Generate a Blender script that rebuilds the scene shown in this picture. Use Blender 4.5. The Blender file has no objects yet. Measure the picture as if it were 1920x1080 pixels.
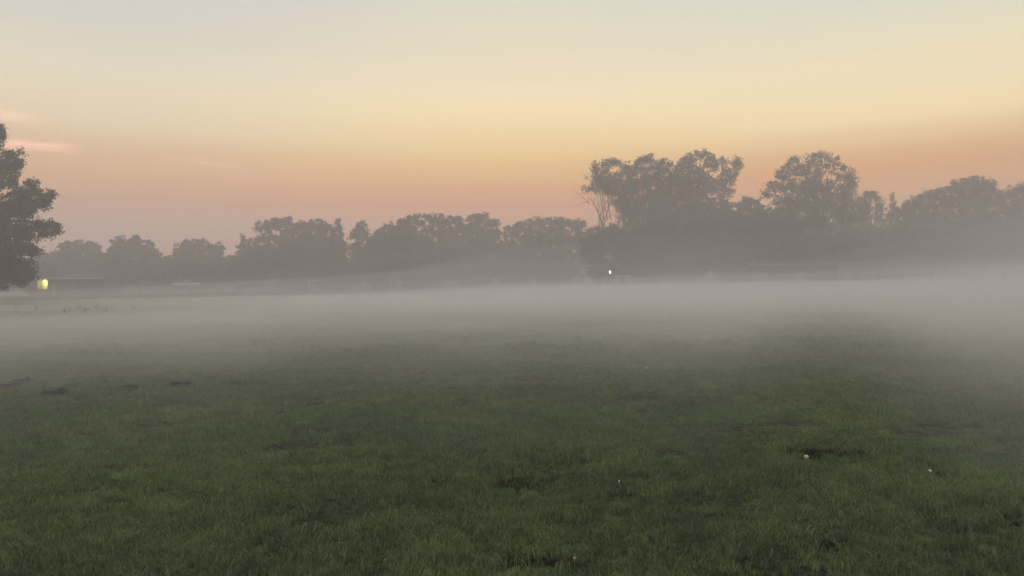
import bpy, math, random
import numpy as np
from mathutils import Vector, Matrix

S = bpy.context.scene
COL = S.collection
RAD = math.radians

# ------------------------------------------------------------------ camera geometry
F = 1387.0                    # focal length in pixels of the 1920 wide photograph
EYE = Vector((0.0, 0.0, 1.55))
PITCH = -13.0 / F
ROLL = RAD(0.72)
fwd = Vector((0, math.cos(PITCH), math.sin(PITCH)))
up0 = Vector((0, -math.sin(PITCH), math.cos(PITCH)))
X = Vector((1, 0, 0))
RT = X * math.cos(ROLL) - up0 * math.sin(ROLL)
UP = X * math.sin(ROLL) + up0 * math.cos(ROLL)


def at(px, py, D):
    """world point seen at photo pixel (px, py), D metres out in +Y"""
    d = fwd + RT * ((px - 960) / F) - UP * ((py - 540) / F)
    return EYE + d * (D / d.y)


# ------------------------------------------------------------------ noise
_rng0 = np.random.default_rng(7)
_T = _rng0.random((256, 256))


def vnoise(x, y, seed=0):
    x = np.asarray(x, float) + seed * 17.31
    y = np.asarray(y, float) + seed * 9.77
    xi = np.floor(x).astype(int); yi = np.floor(y).astype(int)
    fx = x - xi; fy = y - yi
    fx = fx * fx * (3 - 2 * fx); fy = fy * fy * (3 - 2 * fy)
    g = lambda a, b: _T[a % 256, b % 256]
    return ((g(xi, yi) * (1 - fx) + g(xi + 1, yi) * fx) * (1 - fy)
            + (g(xi, yi + 1) * (1 - fx) + g(xi + 1, yi + 1) * fx) * fy)


def fbm(x, y, seed=0, octs=4):
    v = 0; a = .5; t = 0
    for k in range(octs):
        v = v + a * vnoise(np.asarray(x) * 2 ** k, np.asarray(y) * 2 ** k, seed + k * 3)
        t += a; a *= .5
    return v / t


def sstep(a, b, x):
    t = np.clip((np.asarray(x, float) - a) / (b - a), 0, 1)
    return t * t * (3 - 2 * t)


# ------------------------------------------------------------------ ground shape
# bare hollows in the turf: photo pixel of the middle, half length and half depth in metres, how deep
HOLLOWS_PX = [(1800, 994, .25, .10, .055), (1556, 1021, .19, .08, .05), (985, 1052, .16, .09, .055),
              (985, 904, .28, .13, .045), (465, 1030, .15, .07, .05), (1540, 855, .40, .16, .05),
              (1905, 968, .18, .08, .05), (40, 1062, .17, .09, .05), (1080, 1068, .13, .07, .05),
              (1175, 928, .22, .10, .04), (1250, 855, .30, .15, .04), (230, 1048, .14, .06, .04),
              (1455, 800, .5, .22, .04), (1735, 818, .42, .2, .04), (560, 835, .45, .2, .04),
              (300, 798, .55, .25, .045), (1780, 802, .5, .22, .04), (1205, 755, .5, .3, .05),
              (1440, 1066, .16, .07, .05), (110, 816, .4, .18, .04), (1015, 714, .5, .35, .04)]
HOLLOWS = []
for k_, (px, py, a, b, h) in enumerate(HOLLOWS_PX):
    d = fwd + RT * ((px - 960) / F) - UP * ((py - 540) / F)
    p = EYE + d * (-EYE.z / d.z)
    HOLLOWS.append((p.x, p.y, a * 1.2, b + .07, h * 1.8, .45 if k_ == 3 else .75) if k_ < 7 else (p.x, p.y, a * 1.1, b + .05, h * .8, .30))


def hollow(x, y):
    """0..1 how far inside a bare hollow, and the depth"""
    m = np.zeros_like(np.asarray(x, float)); dz = np.zeros_like(m)
    wx = x + .10 * (vnoise(np.asarray(x) * 7, np.asarray(y) * 7, 5) - .5) * 2
    wy = y + .06 * (vnoise(np.asarray(x) * 9, np.asarray(y) * 9, 8) - .5) * 2
    for cx, cy, a, b, h, st in HOLLOWS:
        r = np.sqrt(((wx - cx) / a) ** 2 + ((wy - cy) / b) ** 2)
        k = 1 - sstep(.45, 1.05, r)
        m = np.maximum(m, k * st); dz = np.maximum(dz, k * h)
    return m, dz


def ground_z(x, y):
    x = np.asarray(x, float); y = np.asarray(y, float)
    r = np.hypot(x, y)
    z = .10 * (fbm(x / 5, y / 5, 1, 3) - .5) * sstep(1, 6, r)
    z = z + .05 * (fbm(x / 1.1, y / 1.1, 2, 3) - .5) * (1 - .6 * sstep(30, 80, r))
    z = z + .02 * (vnoise(x * 4, y * 4, 3) - .5) * (1 - sstep(20, 40, r))
    return z - hollow(x, y)[1]


def gz(x, y):
    return float(ground_z(np.array([x]), np.array([y]))[0])


def ground_at(px, py):
    d = fwd + RT * ((px - 960) / F) - UP * ((py - 540) / F)
    t = -EYE.z / d.z
    for _ in range(6):
        p = EYE + d * t
        t = (gz(p.x, p.y) - EYE.z) / d.z
    p = EYE + d * t
    return Vector((p.x, p.y, gz(p.x, p.y)))


# ------------------------------------------------------------------ node helpers
def mat(name):
    m = bpy.data.materials.new(name); m.use_nodes = True
    nt = m.node_tree; nt.nodes.clear()
    out = nt.nodes.new('ShaderNodeOutputMaterial')
    return m, nt, out


def N(nt, t, **kw):
    n = nt.nodes.new(t)
    for k, v in kw.items():
        setattr(n, k, v)
    return n


def ramp(nt, stops, fac=None, mode='LINEAR'):
    r = N(nt, 'ShaderNodeValToRGB'); r.color_ramp.interpolation = mode
    els = r.color_ramp.elements
    while len(els) < len(stops):
        els.new(.5)
    for e, (p, c) in zip(els, stops):
        e.position = p; e.color = (*c, 1)
    if fac is not None:
        nt.links.new(fac, r.inputs[0])
    return r


def noisy_mat(name, c1, c2, scale, rough=.8, spec=.25, translucent=0, detail=4, bump=0):
    m, nt, out = mat(name); L = nt.links.new
    geo = N(nt, 'ShaderNodeNewGeometry')
    nz = N(nt, 'ShaderNodeTexNoise'); nz.inputs['Scale'].default_value = scale
    nz.inputs['Detail'].default_value = detail
    L(geo.outputs['Position'], nz.inputs['Vector'])
    r = ramp(nt, [(.3, c1), (.7, c2)], nz.outputs['Fac'])
    b = N(nt, 'ShaderNodeBsdfPrincipled')
    b.inputs['Roughness'].default_value = rough
    b.inputs['Specular IOR Level'].default_value = spec
    L(r.outputs['Color'], b.inputs['Base Color'])
    if bump:
        bp = N(nt, 'ShaderNodeBump'); bp.inputs['Strength'].default_value = bump
        L(nz.outputs['Fac'], bp.inputs['Height']); L(bp.outputs['Normal'], b.inputs['Normal'])
    if translucent:
        t = N(nt, 'ShaderNodeBsdfTranslucent'); mx = N(nt, 'ShaderNodeMixShader')
        mx.inputs[0].default_value = translucent
        L(r.outputs['Color'], t.inputs['Color'])
        L(b.outputs[0], mx.inputs[1]); L(t.outputs[0], mx.inputs[2]); L(mx.outputs[0], out.inputs['Surface'])
    else:
        L(b.outputs[0], out.inputs['Surface'])
    return m


def volume_mat(name, color, density, g):
    m, nt, out = mat(name)
    v = N(nt, 'ShaderNodeVolumePrincipled')
    v.inputs['Color'].default_value = (*color, 1)
    v.inputs['Density'].default_value = density
    v.inputs['Anisotropy'].default_value = g
    v.inputs['Density Attribute'].default_value = ''
    v.inputs['Temperature Attribute'].default_value = ''
    v.inputs['Blackbody Intensity'].default_value = 0
    nt.links.new(v.outputs[0], out.inputs['Volume'])
    return m


def emit_mat(name, color, strength):
    m, nt, out = mat(name)
    e = N(nt, 'ShaderNodeEmission')
    e.inputs['Color'].default_value = (*color, 1); e.inputs['Strength'].default_value = strength
    nt.links.new(e.outputs[0], out.inputs['Surface'])
    return m


M = dict(
    leaf_maple=noisy_mat('maple_leaves', (.028, .042, .018), (.055, .070, .030), .45, .55, .3, .25),
    leaf_broad=noisy_mat('broad_leaves', (.026, .038, .016), (.055, .066, .030), .35, .6, .3, .25),
    leaf_olive=noisy_mat('olive_leaves', (.034, .044, .018), (.066, .070, .030), .35, .6, .3, .25),
    needle=noisy_mat('conifer_needles', (.020, .032, .018), (.040, .052, .028), .5, .7, .2, .1),
    bark=noisy_mat('bark', (.022, .018, .014), (.050, .042, .034), 3.0, .9, .15, 0, 5, .5),
    soil=noisy_mat('soil', (.011, .011, .0095), (.025, .024, .020), 22, .95, .1, 0, 6, .8),
    white_metal=noisy_mat('white_painted_tube', (.55, .55, .53), (.72, .72, .70), 4, .45, .4),
    zinc=noisy_mat('galvanised_steel', (.055, .056, .055), (.10, .10, .10), 6, .5, .4),
    dark_metal=noisy_mat('dark_painted_metal', (.02, .021, .021), (.035, .036, .036), 5, .5, .4),
    pale_trim=noisy_mat('pale_trim_paint', (.62, .60, .57), (.78, .76, .72), 2, .6, .3),
    block=noisy_mat('painted_block', (.12, .115, .108), (.18, .172, .16), 1.4, .85, .2, 0, 6, .2),
    brick=noisy_mat('dull_brick', (.16, .125, .10), (.22, .175, .14), 1.4, .85, .2, 0, 6, .2),
    door=noisy_mat('grey_door_paint', (.28, .28, .27), (.36, .36, .34), 2, .6, .3),
    roof=noisy_mat('felt_roof', (.14, .134, .126), (.20, .19, .18), 2, .9, .15, 0, 5, .3),
    yellow_wall=noisy_mat('cream_alcove_paint', (.55, .52, .33), (.66, .62, .40), 2, .8, .2),
    cap=noisy_mat('mushroom_cap', (.50, .49, .44), (.66, .65, .60), 60, .6, .3),
    gill=noisy_mat('mushroom_stem', (.50, .48, .42), (.64, .62, .55), 60, .7, .3),
    weed=noisy_mat('weed_stalk', (.20, .21, .15), (.30, .31, .23), 5, .8, .2, .2),
    lamp_white=emit_mat('white_lamp', (1.0, .97, .92), 34),
    lamp_yellow=emit_mat('yellow_lamp', (1.0, .93, .40), 26),
)


# ------------------------------------------------------------------ mesh helpers
def link(o, parent=None):
    COL.objects.link(o)
    if parent is not None:
        o.parent = parent
        o.matrix_parent_inverse = Matrix.Translation(-parent.location) if False else Matrix.Identity(4)
    return o


def mesh_np(name, verts, faces, m, smooth=False):
    """verts (n,3); faces (k,q) all of the same corner count"""
    me = bpy.data.meshes.new(name)
    verts = np.ascontiguousarray(verts, np.float32); faces = np.ascontiguousarray(faces, np.int32)
    k, q = faces.shape
    me.vertices.add(len(verts)); me.vertices.foreach_set('co', verts.ravel())
    me.loops.add(k * q); me.loops.foreach_set('vertex_index', faces.ravel())
    me.polygons.add(k)
    me.polygons.foreach_set('loop_start', np.arange(k, dtype=np.int32) * q)
    try:
        me.polygons.foreach_set('loop_total', np.full(k, q, np.int32))
    except Exception:
        pass
    if smooth:
        me.polygons.foreach_set('use_smooth', np.ones(k, bool))
    me.update(calc_edges=True); me.validate()
    me.materials.append(m)
    return me


def tag(o, label=None, cat=None, group=None, kind=None):
    if label: o['label'] = label
    if cat: o['category'] = cat
    if group: o['group'] = group
    if kind: o['kind'] = kind
    return o


def thing(name, loc, label, cat, group=None, rz=0):
    o = bpy.data.objects.new(name, None); o.location = loc; o.rotation_euler = (0, 0, rz)
    o.empty_display_size = .3
    COL.objects.link(o)
    return tag(o, label, cat, group)


class MB:
    """collects boxes, tubes and lathes into one mesh (local coordinates of its thing)"""
    def __init__(s):
        s.v = []; s.f = []

    def box(s, x0, x1, y0, y1, z0, z1):
        b = len(s.v)
        s.v += [(x, y, z) for z in (z0, z1) for y in (y0, y1) for x in (x0, x1)]
        s.f += [tuple(b + i for i in q) for q in
                ((0, 2, 3, 1), (4, 5, 7, 6), (0, 1, 5, 4), (2, 6, 7, 3), (0, 4, 6, 2), (1, 3, 7, 5))]
        return s

    def tube(s, pts, rads, n=8, cap=True):
        pts = [Vector(p) for p in pts]
        if not hasattr(rads, '__len__'):
            rads = [rads] * len(pts)
        base = len(s.v); ref = None
        for i, p in enumerate(pts):
            t = (pts[min(i + 1, len(pts) - 1)] - pts[max(i - 1, 0)]).normalized()
            if ref is None:
                ref = Vector((1, 0, 0)) if abs(t.x) < .8 else Vector((0, 1, 0))
            a = (ref - t * ref.dot(t)).normalized(); c = t.cross(a); ref = a
            for k in range(n):
                w = 2 * math.pi * k / n
                s.v.append(tuple(p + (a * math.cos(w) + c * math.sin(w)) * rads[i]))
        for i in range(len(pts) - 1):
            for k in range(n):
                A = base + i * n + k; B = base + i * n + (k + 1) % n
                s.f.append((A, B, B + n, A + n))
        if cap:
            s.f.append(tuple(base + k for k in range(n))[::-1])
            e = base + (len(pts) - 1) * n
            s.f.append(tuple(e + k for k in range(n)))
        return s

    def lathe(s, prof, n=14, c=(0, 0)):
        base = len(s.v)
        for r, z in prof:
            for k in range(n):
                w = 2 * math.pi * k / n
                s.v.append((c[0] + max(r, 1e-4) * math.cos(w), c[1] + max(r, 1e-4) * math.sin(w), z))
        for i in range(len(prof) - 1):
            for k in range(n):
                A = base + i * n + k; B = base + i * n + (k + 1) % n
                s.f.append((A, B, B + n, A + n))
        s.f.append(tuple(base + k for k in range(n))[::-1])
        e = base + (len(prof) - 1) * n
        s.f.append(tuple(e + k for k in range(n)))
        return s

    def mesh(s, name, m, smooth=False, bevel=0):
        me = bpy.data.meshes.new(name); me.from_pydata(s.v, [], s.f); me.update()
        if smooth:
            me.polygons.foreach_set('use_smooth', np.ones(len(me.polygons), bool))
        me.materials.append(m)
        return me

    def build(s, name, m, parent=None, smooth=False, bevel=0):
        o = bpy.data.objects.new(name, s.mesh(name, m, smooth))
        link(o, parent)
        if bevel:
            b = o.modifiers.new('bevel', 'BEVEL'); b.width = bevel; b.segments = 2; b.limit_method = 'ANGLE'
        return o


# ------------------------------------------------------------------ WORLD: dusk sky
SUN_AZ, SUN_EL = RAD(24), RAD(1.5)
W = bpy.data.worlds.new('World'); S.world = W; W.use_nodes = True
nt = W.node_tree; nt.nodes.clear(); L = nt.links.new
wo = N(nt, 'ShaderNodeOutputWorld'); bg = N(nt, 'ShaderNodeBackground'); L(bg.outputs[0], wo.inputs['Surface'])
bg.inputs['Strength'].default_value = 0.10
tc = N(nt, 'ShaderNodeTexCoord')


def Mth(op, a, b=None, c=None, clamp=False):
    n = N(nt, 'ShaderNodeMath', operation=op, use_clamp=clamp)
    for i, v in enumerate((a, b, c)):
        if v is None: continue
        if isinstance(v, (int, float)): n.inputs[i].default_value = v
        else: L(v, n.inputs[i])
    return n.outputs[0]


sep = N(nt, 'ShaderNodeSeparateXYZ'); L(tc.outputs['Generated'], sep.inputs[0])
dx, dy, dz = sep.outputs
elev = Mth('MULTIPLY', Mth('ARCSINE', dz), 180 / math.pi)          # degrees
azim = Mth('MULTIPLY', Mth('ARCTAN2', dx, dy), 180 / math.pi)      # degrees, + to the right of +Y
# thin haze bands: elevation gently bent by noise stretched along the horizon
cmb = N(nt, 'ShaderNodeCombineXYZ')
L(Mth('MULTIPLY', azim, .026), cmb.inputs[0]); L(Mth('MULTIPLY', elev, .62), cmb.inputs[1])
nz = N(nt, 'ShaderNodeTexNoise'); nz.inputs['Scale'].default_value = 1.0; nz.inputs['Detail'].default_value = 7
L(cmb.outputs[0], nz.inputs['Vector'])
bend = Mth('MULTIPLY', Mth('SUBTRACT', nz.outputs['Fac'], .5), 1.9)
e2 = Mth('ADD', elev, bend)


def lin(c):
    return tuple((v / 255 / 12.92) if v / 255 <= .04045 else ((v / 255 + .055) / 1.055) ** 2.4 for v in c)


# stops: elevation in degrees -> sky colour (sRGB as it reaches the haze), left and right of the view, and behind
#@SKY
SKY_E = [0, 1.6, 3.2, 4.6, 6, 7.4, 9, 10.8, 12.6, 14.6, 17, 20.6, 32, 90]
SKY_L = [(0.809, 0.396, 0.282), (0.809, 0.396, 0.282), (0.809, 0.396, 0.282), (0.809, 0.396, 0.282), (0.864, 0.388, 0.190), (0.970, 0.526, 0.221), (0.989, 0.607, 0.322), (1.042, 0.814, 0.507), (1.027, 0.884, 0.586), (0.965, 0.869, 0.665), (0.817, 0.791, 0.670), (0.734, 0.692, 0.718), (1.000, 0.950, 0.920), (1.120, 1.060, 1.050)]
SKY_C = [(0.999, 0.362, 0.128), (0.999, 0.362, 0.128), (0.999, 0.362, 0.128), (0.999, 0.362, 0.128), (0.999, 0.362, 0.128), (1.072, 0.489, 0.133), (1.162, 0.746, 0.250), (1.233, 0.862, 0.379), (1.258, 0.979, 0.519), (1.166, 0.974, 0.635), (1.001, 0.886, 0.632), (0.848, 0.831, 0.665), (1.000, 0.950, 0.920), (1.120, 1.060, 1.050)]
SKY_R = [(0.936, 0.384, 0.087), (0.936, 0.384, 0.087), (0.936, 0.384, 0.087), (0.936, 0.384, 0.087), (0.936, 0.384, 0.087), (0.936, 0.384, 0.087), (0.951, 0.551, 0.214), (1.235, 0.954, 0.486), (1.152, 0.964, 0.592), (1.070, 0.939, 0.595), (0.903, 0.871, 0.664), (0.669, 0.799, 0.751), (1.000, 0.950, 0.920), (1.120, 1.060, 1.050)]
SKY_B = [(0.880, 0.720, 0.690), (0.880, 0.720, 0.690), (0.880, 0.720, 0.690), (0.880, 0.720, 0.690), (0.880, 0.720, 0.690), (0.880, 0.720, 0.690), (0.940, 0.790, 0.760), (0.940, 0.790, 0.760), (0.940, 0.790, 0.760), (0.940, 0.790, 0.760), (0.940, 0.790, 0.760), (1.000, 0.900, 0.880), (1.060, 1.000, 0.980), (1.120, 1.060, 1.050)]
#@END
SKY_UNIT = 3.0


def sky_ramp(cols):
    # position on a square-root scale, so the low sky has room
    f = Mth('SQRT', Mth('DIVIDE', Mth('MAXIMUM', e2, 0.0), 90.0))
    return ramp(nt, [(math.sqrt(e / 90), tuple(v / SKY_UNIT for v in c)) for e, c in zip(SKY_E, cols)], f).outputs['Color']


def mapr(v, a, b):
    n = N(nt, 'ShaderNodeMapRange', interpolation_type='SMOOTHSTEP')
    L(v, n.inputs['Value']); n.inputs['From Min'].default_value = a; n.inputs['From Max'].default_value = b
    return n.outputs['Result']


def mixc(f, a, b, mode='MIX'):
    n = N(nt, 'ShaderNodeMix', data_type='RGBA', blend_type=mode)
    if isinstance(f, (int, float)): n.inputs[0].default_value = f
    else: L(f, n.inputs[0])
    for i, v in ((6, a), (7, b)):
        if isinstance(v, tuple): n.inputs[i].default_value = (*v, 1)
        else: L(v, n.inputs[i])
    return n.outputs[2]


front = mixc(mapr(azim, -30, 0), sky_ramp(SKY_L), mixc(mapr(azim, 0, 30), sky_ramp(SKY_C), sky_ramp(SKY_R)))
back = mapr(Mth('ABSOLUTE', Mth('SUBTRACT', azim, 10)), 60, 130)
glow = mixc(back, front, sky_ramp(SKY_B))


STREAK = 2.3
# two pink cloud streaks and a broken contrail high on the left: soft bands on the celestial sphere
def streak(az0, el0, az1, el1, width, soft, nscale, thr):
    """soft band from one sky direction to another"""
    dirv = lambda a, e: Vector((math.sin(RAD(a)) * math.cos(RAD(e)), math.cos(RAD(a)) * math.cos(RAD(e)), math.sin(RAD(e))))
    A, B = dirv(az0, el0), dirv(az1, el1)
    nrm = A.cross(B).normalized(); mid = (A + B).normalized(); tan = (B - A).normalized(); half = (B - A).length / 2
    def dot(v):
        n = N(nt, 'ShaderNodeVectorMath', operation='DOT_PRODUCT'); L(tc.outputs['Generated'], n.inputs[0]); n.inputs[1].default_value = v
        return n.outputs['Value']
    across = Mth('ABSOLUTE', dot(nrm)); along = Mth('ABSOLUTE', dot(tan))
    c = N(nt, 'ShaderNodeCombineXYZ'); L(Mth('MULTIPLY', dot(tan), nscale), c.inputs[0]); L(Mth('MULTIPLY', dot(nrm), nscale * 6), c.inputs[1])
    n2 = N(nt, 'ShaderNodeTexNoise'); n2.inputs['Scale'].default_value = 1; n2.inputs['Detail'].default_value = 3
    L(c.outputs[0], n2.inputs['Vector'])
    wv = Mth('ADD', across, Mth('MULTIPLY', Mth('SUBTRACT', n2.outputs['Fac'], .5), width * 1.4))
    a1 = Mth('SUBTRACT', 1.0, mapr(wv, width * (1 - soft), width))
    a2 = Mth('SUBTRACT', 1.0, mapr(along, half * .25, half))
    front_only = mapr(dot(mid), .5, .8)
    return Mth('MULTIPLY', Mth('MULTIPLY', Mth('MULTIPLY', a1, a2), front_only), mapr(n2.outputs['Fac'], thr, thr + .25))


def dir_of(px, py):
    d = (fwd + RT * ((px - 960) / F) - UP * ((py - 540) / F)).normalized()
    return math.degrees(math.atan2(d.x, d.y)), math.degrees(math.asin(d.z))


for (p, q, w, soft, ns, thr, amt, colr) in [
        ((-120, 196), (100, 226), .0095, .9, 14, .22, .42, (226, 180, 154)),
        ((-60, 262), (170, 280), .0085, .9, 14, .24, .62, (236, 178, 154)),
        ((300, 290), (500, 325), .0020, .9, 26, .36, .62, (204, 176, 150)),
        ((180, 396), (380, 394), .0026, .9, 25, .33, .28, (180, 150, 140))]:
    k = streak(*dir_of(*p), *dir_of(*q), w, soft, ns, thr)
    glow = mixc(Mth('MULTIPLY', k, amt), glow, tuple(v * STREAK / SKY_UNIT for v in lin(colr)))

sky = N(nt, 'ShaderNodeTexSky', sky_type='NISHITA', sun_disc=False)
sky.sun_elevation = SUN_EL; sky.sun_rotation = SUN_AZ
sky.air_density = 1.2; sky.dust_density = 2.5; sky.ozone_density = 1.0
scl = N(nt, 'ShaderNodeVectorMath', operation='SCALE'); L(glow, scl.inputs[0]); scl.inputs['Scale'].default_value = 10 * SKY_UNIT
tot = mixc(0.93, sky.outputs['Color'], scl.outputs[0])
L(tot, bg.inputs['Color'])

# the sun: on the horizon, behind the tall trees to the right, almost gone
sd = bpy.data.lights.new('sun', 'SUN'); sd.energy = 0.25; sd.angle = RAD(3); sd.color = (1, .72, .48)
so = bpy.data.objects.new('sun', sd); COL.objects.link(so)
sv = Vector((math.sin(SUN_AZ) * math.cos(SUN_EL), math.cos(SUN_AZ) * math.cos(SUN_EL), math.sin(SUN_EL)))
so.rotation_euler = sv.to_track_quat('Z', 'Y').to_euler()
so.location = sv * 100


# ------------------------------------------------------------------ GROUND
def build_ground():
    front = np.linspace(-58, 58, 420)
    rest = np.linspace(58, 302, 90)[1:-1]
    ang = np.radians(np.concatenate([front, rest]))
    rad = np.concatenate([[.25], np.geomspace(.6, 60, 300), np.geomspace(62, 3500, 60)])
    A, R = np.meshgrid(ang, rad)
    x = R * np.sin(A); y = R * np.cos(A)
    z = ground_z(x, y)
    n, m = A.shape
    v = np.stack([x, y, z], -1).reshape(-1, 3)
    i, j = np.meshgrid(np.arange(n - 1), np.arange(m), indexing='ij')
    j2 = (j + 1) % m
    f = np.stack([i * m + j, i * m + j2, (i + 1) * m + j2, (i + 1) * m + j], -1).reshape(-1, 4)[:, ::-1]
    # fill the little hole under the camera
    mt, nt, out = mat('meadow_ground'); L = nt.links.new
    geo = N(nt, 'ShaderNodeNewGeometry')
    n1 = N(nt, 'ShaderNodeTexNoise'); n1.inputs['Scale'].default_value = .35; n1.inputs['Detail'].default_value = 6
    n2 = N(nt, 'ShaderNodeTexNoise'); n2.inputs['Scale'].default_value = 14; n2.inputs['Detail'].default_value = 6
    n3 = N(nt, 'ShaderNodeTexNoise'); n3.inputs['Scale'].default_value = 70; n3.inputs['Detail'].default_value = 4
    for q in (n1, n2, n3): L(geo.outputs['Position'], q.inputs['Vector'])
    r1 = ramp(nt, [(.30, (.020, .030, .013)), (.55, (.032, .046, .018)), (.75, (.046, .054, .024))], n1.outputs['Fac'])
    r2 = ramp(nt, [(.3, (.45, .45, .45)), (.7, (1.35, 1.35, 1.3))], n2.outputs['Fac'])
    mul = N(nt, 'ShaderNodeMix', data_type='RGBA', blend_type='MULTIPLY'); mul.inputs[0].default_value = 1
    L(r1.outputs['Color'], mul.inputs[6]); L(r2.outputs['Color'], mul.inputs[7])
    at_ = N(nt, 'ShaderNodeAttribute', attribute_name='bare')
    soil = ramp(nt, [(.3, (.007, .0065, .006)), (.7, (.022, .018, .015))], n3.outputs['Fac'])
    mx = N(nt, 'ShaderNodeMix', data_type='RGBA'); L(at_.outputs['Fac'], mx.inputs[0])
    L(mul.outputs[2], mx.inputs[6]); L(soil.outputs['Color'], mx.inputs[7])
    b = N(nt, 'ShaderNodeBsdfPrincipled'); b.inputs['Roughness'].default_value = .95; b.inputs['Specular IOR Level'].default_value = .1
    bp = N(nt, 'ShaderNodeBump'); bp.inputs['Strength'].default_value = .9; bp.inputs['Distance'].default_value = .04
    L(n3.outputs['Fac'], bp.inputs['Height']); L(bp.outputs['Normal'], b.inputs['Normal'])
    L(mx.outputs[2], b.inputs['Base Color']); L(b.outputs[0], out.inputs['Surface'])
    me = mesh_np('ground', v, f, mt, True)
    # centre disc
    bm_attr = me.attributes.new('bare', 'FLOAT', 'POINT')
    bm_attr.data.foreach_set('value', hollow(v[:, 0], v[:, 1])[0].astype(np.float32))
    o = bpy.data.objects.new('ground', me); COL.objects.link(o); o['kind'] = 'structure'
    return o


build_ground()


# ------------------------------------------------------------------ GRASS (one object, instanced tufts)
def tuft_mesh(name, rng, nb, spread, hmin, hmax, w, m, lean=.6, nclump=12):
    """a patch of turf: blades in little bunches, with bare gaps between the bunches"""
    V = []; Fq = []
    bunch = []
    for k in range(nclump):
        r = spread * math.sqrt(rng.random()); a = rng.random() * 2 * math.pi
        bunch.append((r * math.cos(a), r * math.sin(a), rng.uniform(.65, 1.25), rng.random() * 6.283))
    for k in range(nb):
        cx0, cy0, hs, d0 = bunch[rng.randrange(nclump)]
        bx, by = rng.gauss(cx0, spread * .13), rng.gauss(cy0, spread * .13)
        h = (hmin + (hmax - hmin) * rng.random() ** 1.7) * hs
        d = d0 + rng.gauss(0, 1.1); ln = lean * (0.3 + rng.random())
        wd = w * (.7 + .6 * rng.random()); fa = rng.random() * math.pi
        wx, wy = math.cos(fa) * wd / 2, math.sin(fa) * wd / 2
        b = len(V)
        for t, ww in ((0, 1), (.45, .85), (.8, .5), (1, .08)):
            off = ln * h * t * t
            zz = h * (t - .28 * ln * t * t) - .012 * (t == 0)
            cx, cy = bx + off * math.cos(d), by + off * math.sin(d)
            V += [(cx - wx * ww, cy - wy * ww, zz), (cx + wx * ww, cy + wy * ww, zz)]
        for q in range(3):
            Fq.append((b + 2 * q, b + 2 * q + 1, b + 2 * q + 3, b + 2 * q + 2))
    return mesh_np(name, np.array(V), np.array(Fq), m)


def grass_material():
    m, nt, out = mat('grass_blades'); L = nt.links.new
    geo = N(nt, 'ShaderNodeNewGeometry')
    n1 = N(nt, 'ShaderNodeTexNoise'); n1.inputs['Scale'].default_value = .42; n1.inputs['Detail'].default_value = 5
    n2 = N(nt, 'ShaderNodeTexNoise'); n2.inputs['Scale'].default_value = 3.2; n2.inputs['Detail'].default_value = 3
    for q in (n1, n2): L(geo.outputs['Position'], q.inputs['Vector'])
    oi = N(nt, 'ShaderNodeObjectInfo')
    r1 = ramp(nt, [(.30, (.074, .128, .055)), (.5, (.108, .172, .072)), (.70, (.148, .204, .090))], n1.outputs['Fac'])
    r2 = ramp(nt, [(.25, (.72, .74, .74)), (.75, (1.25, 1.22, 1.2))], n2.outputs['Fac'])
    r3 = ramp(nt, [(0, (.7, .74, .7)), (.7, (1.08, 1.05, 1.0)), (.94, (1.25, 1.2, 1.1)), (1, (1.4, 1.3, 1.15))], oi.outputs['Random'])
    r4 = ramp(nt, [(0, (.55, .58, .55)), (.6, (1.0, 1.0, 1.0)), (.93, (1.5, 1.42, 1.3)), (.97, (1.7, 1.5, 1.35)), (1, (3.2, 2.2, 2.0))], geo.outputs['Random Per Island'])
    a = N(nt, 'ShaderNodeMix', data_type='RGBA', blend_type='MULTIPLY'); a.inputs[0].default_value = 1
    d_ = N(nt, 'ShaderNodeMix', data_type='RGBA', blend_type='MULTIPLY'); d_.inputs[0].default_value = 1
    b_ = N(nt, 'ShaderNodeMix', data_type='RGBA', blend_type='MULTIPLY'); b_.inputs[0].default_value = 1
    L(r1.outputs['Color'], a.inputs[6]); L(r2.outputs['Color'], a.inputs[7])
    L(a.outputs[2], d_.inputs[6]); L(r4.outputs['Color'], d_.inputs[7]); L(d_.outputs[2], b_.inputs[6]); L(r3.outputs['Color'], b_.inputs[7])
    bs = N(nt, 'ShaderNodeBsdfPrincipled'); bs.inputs['Roughness'].default_value = .42; bs.inputs['Specular IOR Level'].default_value = .62
    tr = N(nt, 'ShaderNodeBsdfTranslucent'); mx = N(nt, 'ShaderNodeMixShader'); mx.inputs[0].default_value = .42
    L(b_.outputs[2], bs.inputs['Base Color']); L(b_.outputs[2], tr.inputs['Color'])
    L(bs.outputs[0], mx.inputs[1]); L(tr.outputs[0], mx.inputs[2]); L(mx.outputs[0], out.inputs['Surface'])
    return m


MOLEHILL_PX = [(42, 711, .22, .085), (16, 721, .24, .08), (106, 736, .26, .10), (196, 713, .15, .05),
               (245, 722, .20, .055), (338, 718, .25, .085), (284, 721, .14, .045)]
MUSHROOM_XY = [(ground_at(px, py + 4).x, ground_at(px, py + 4).y, r) for px, py, r in
               ((1512, 851, .026), (1744, 883, .014), (1212, 689, .026), (1161, 902, .008), (1077, 1050, .006), (1712, 957, .008), (720, 1051, .007))]
MOLEHILLS = [(ground_at(px, py + 5), r, h) for px, py, r, h in MOLEHILL_PX]


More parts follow.
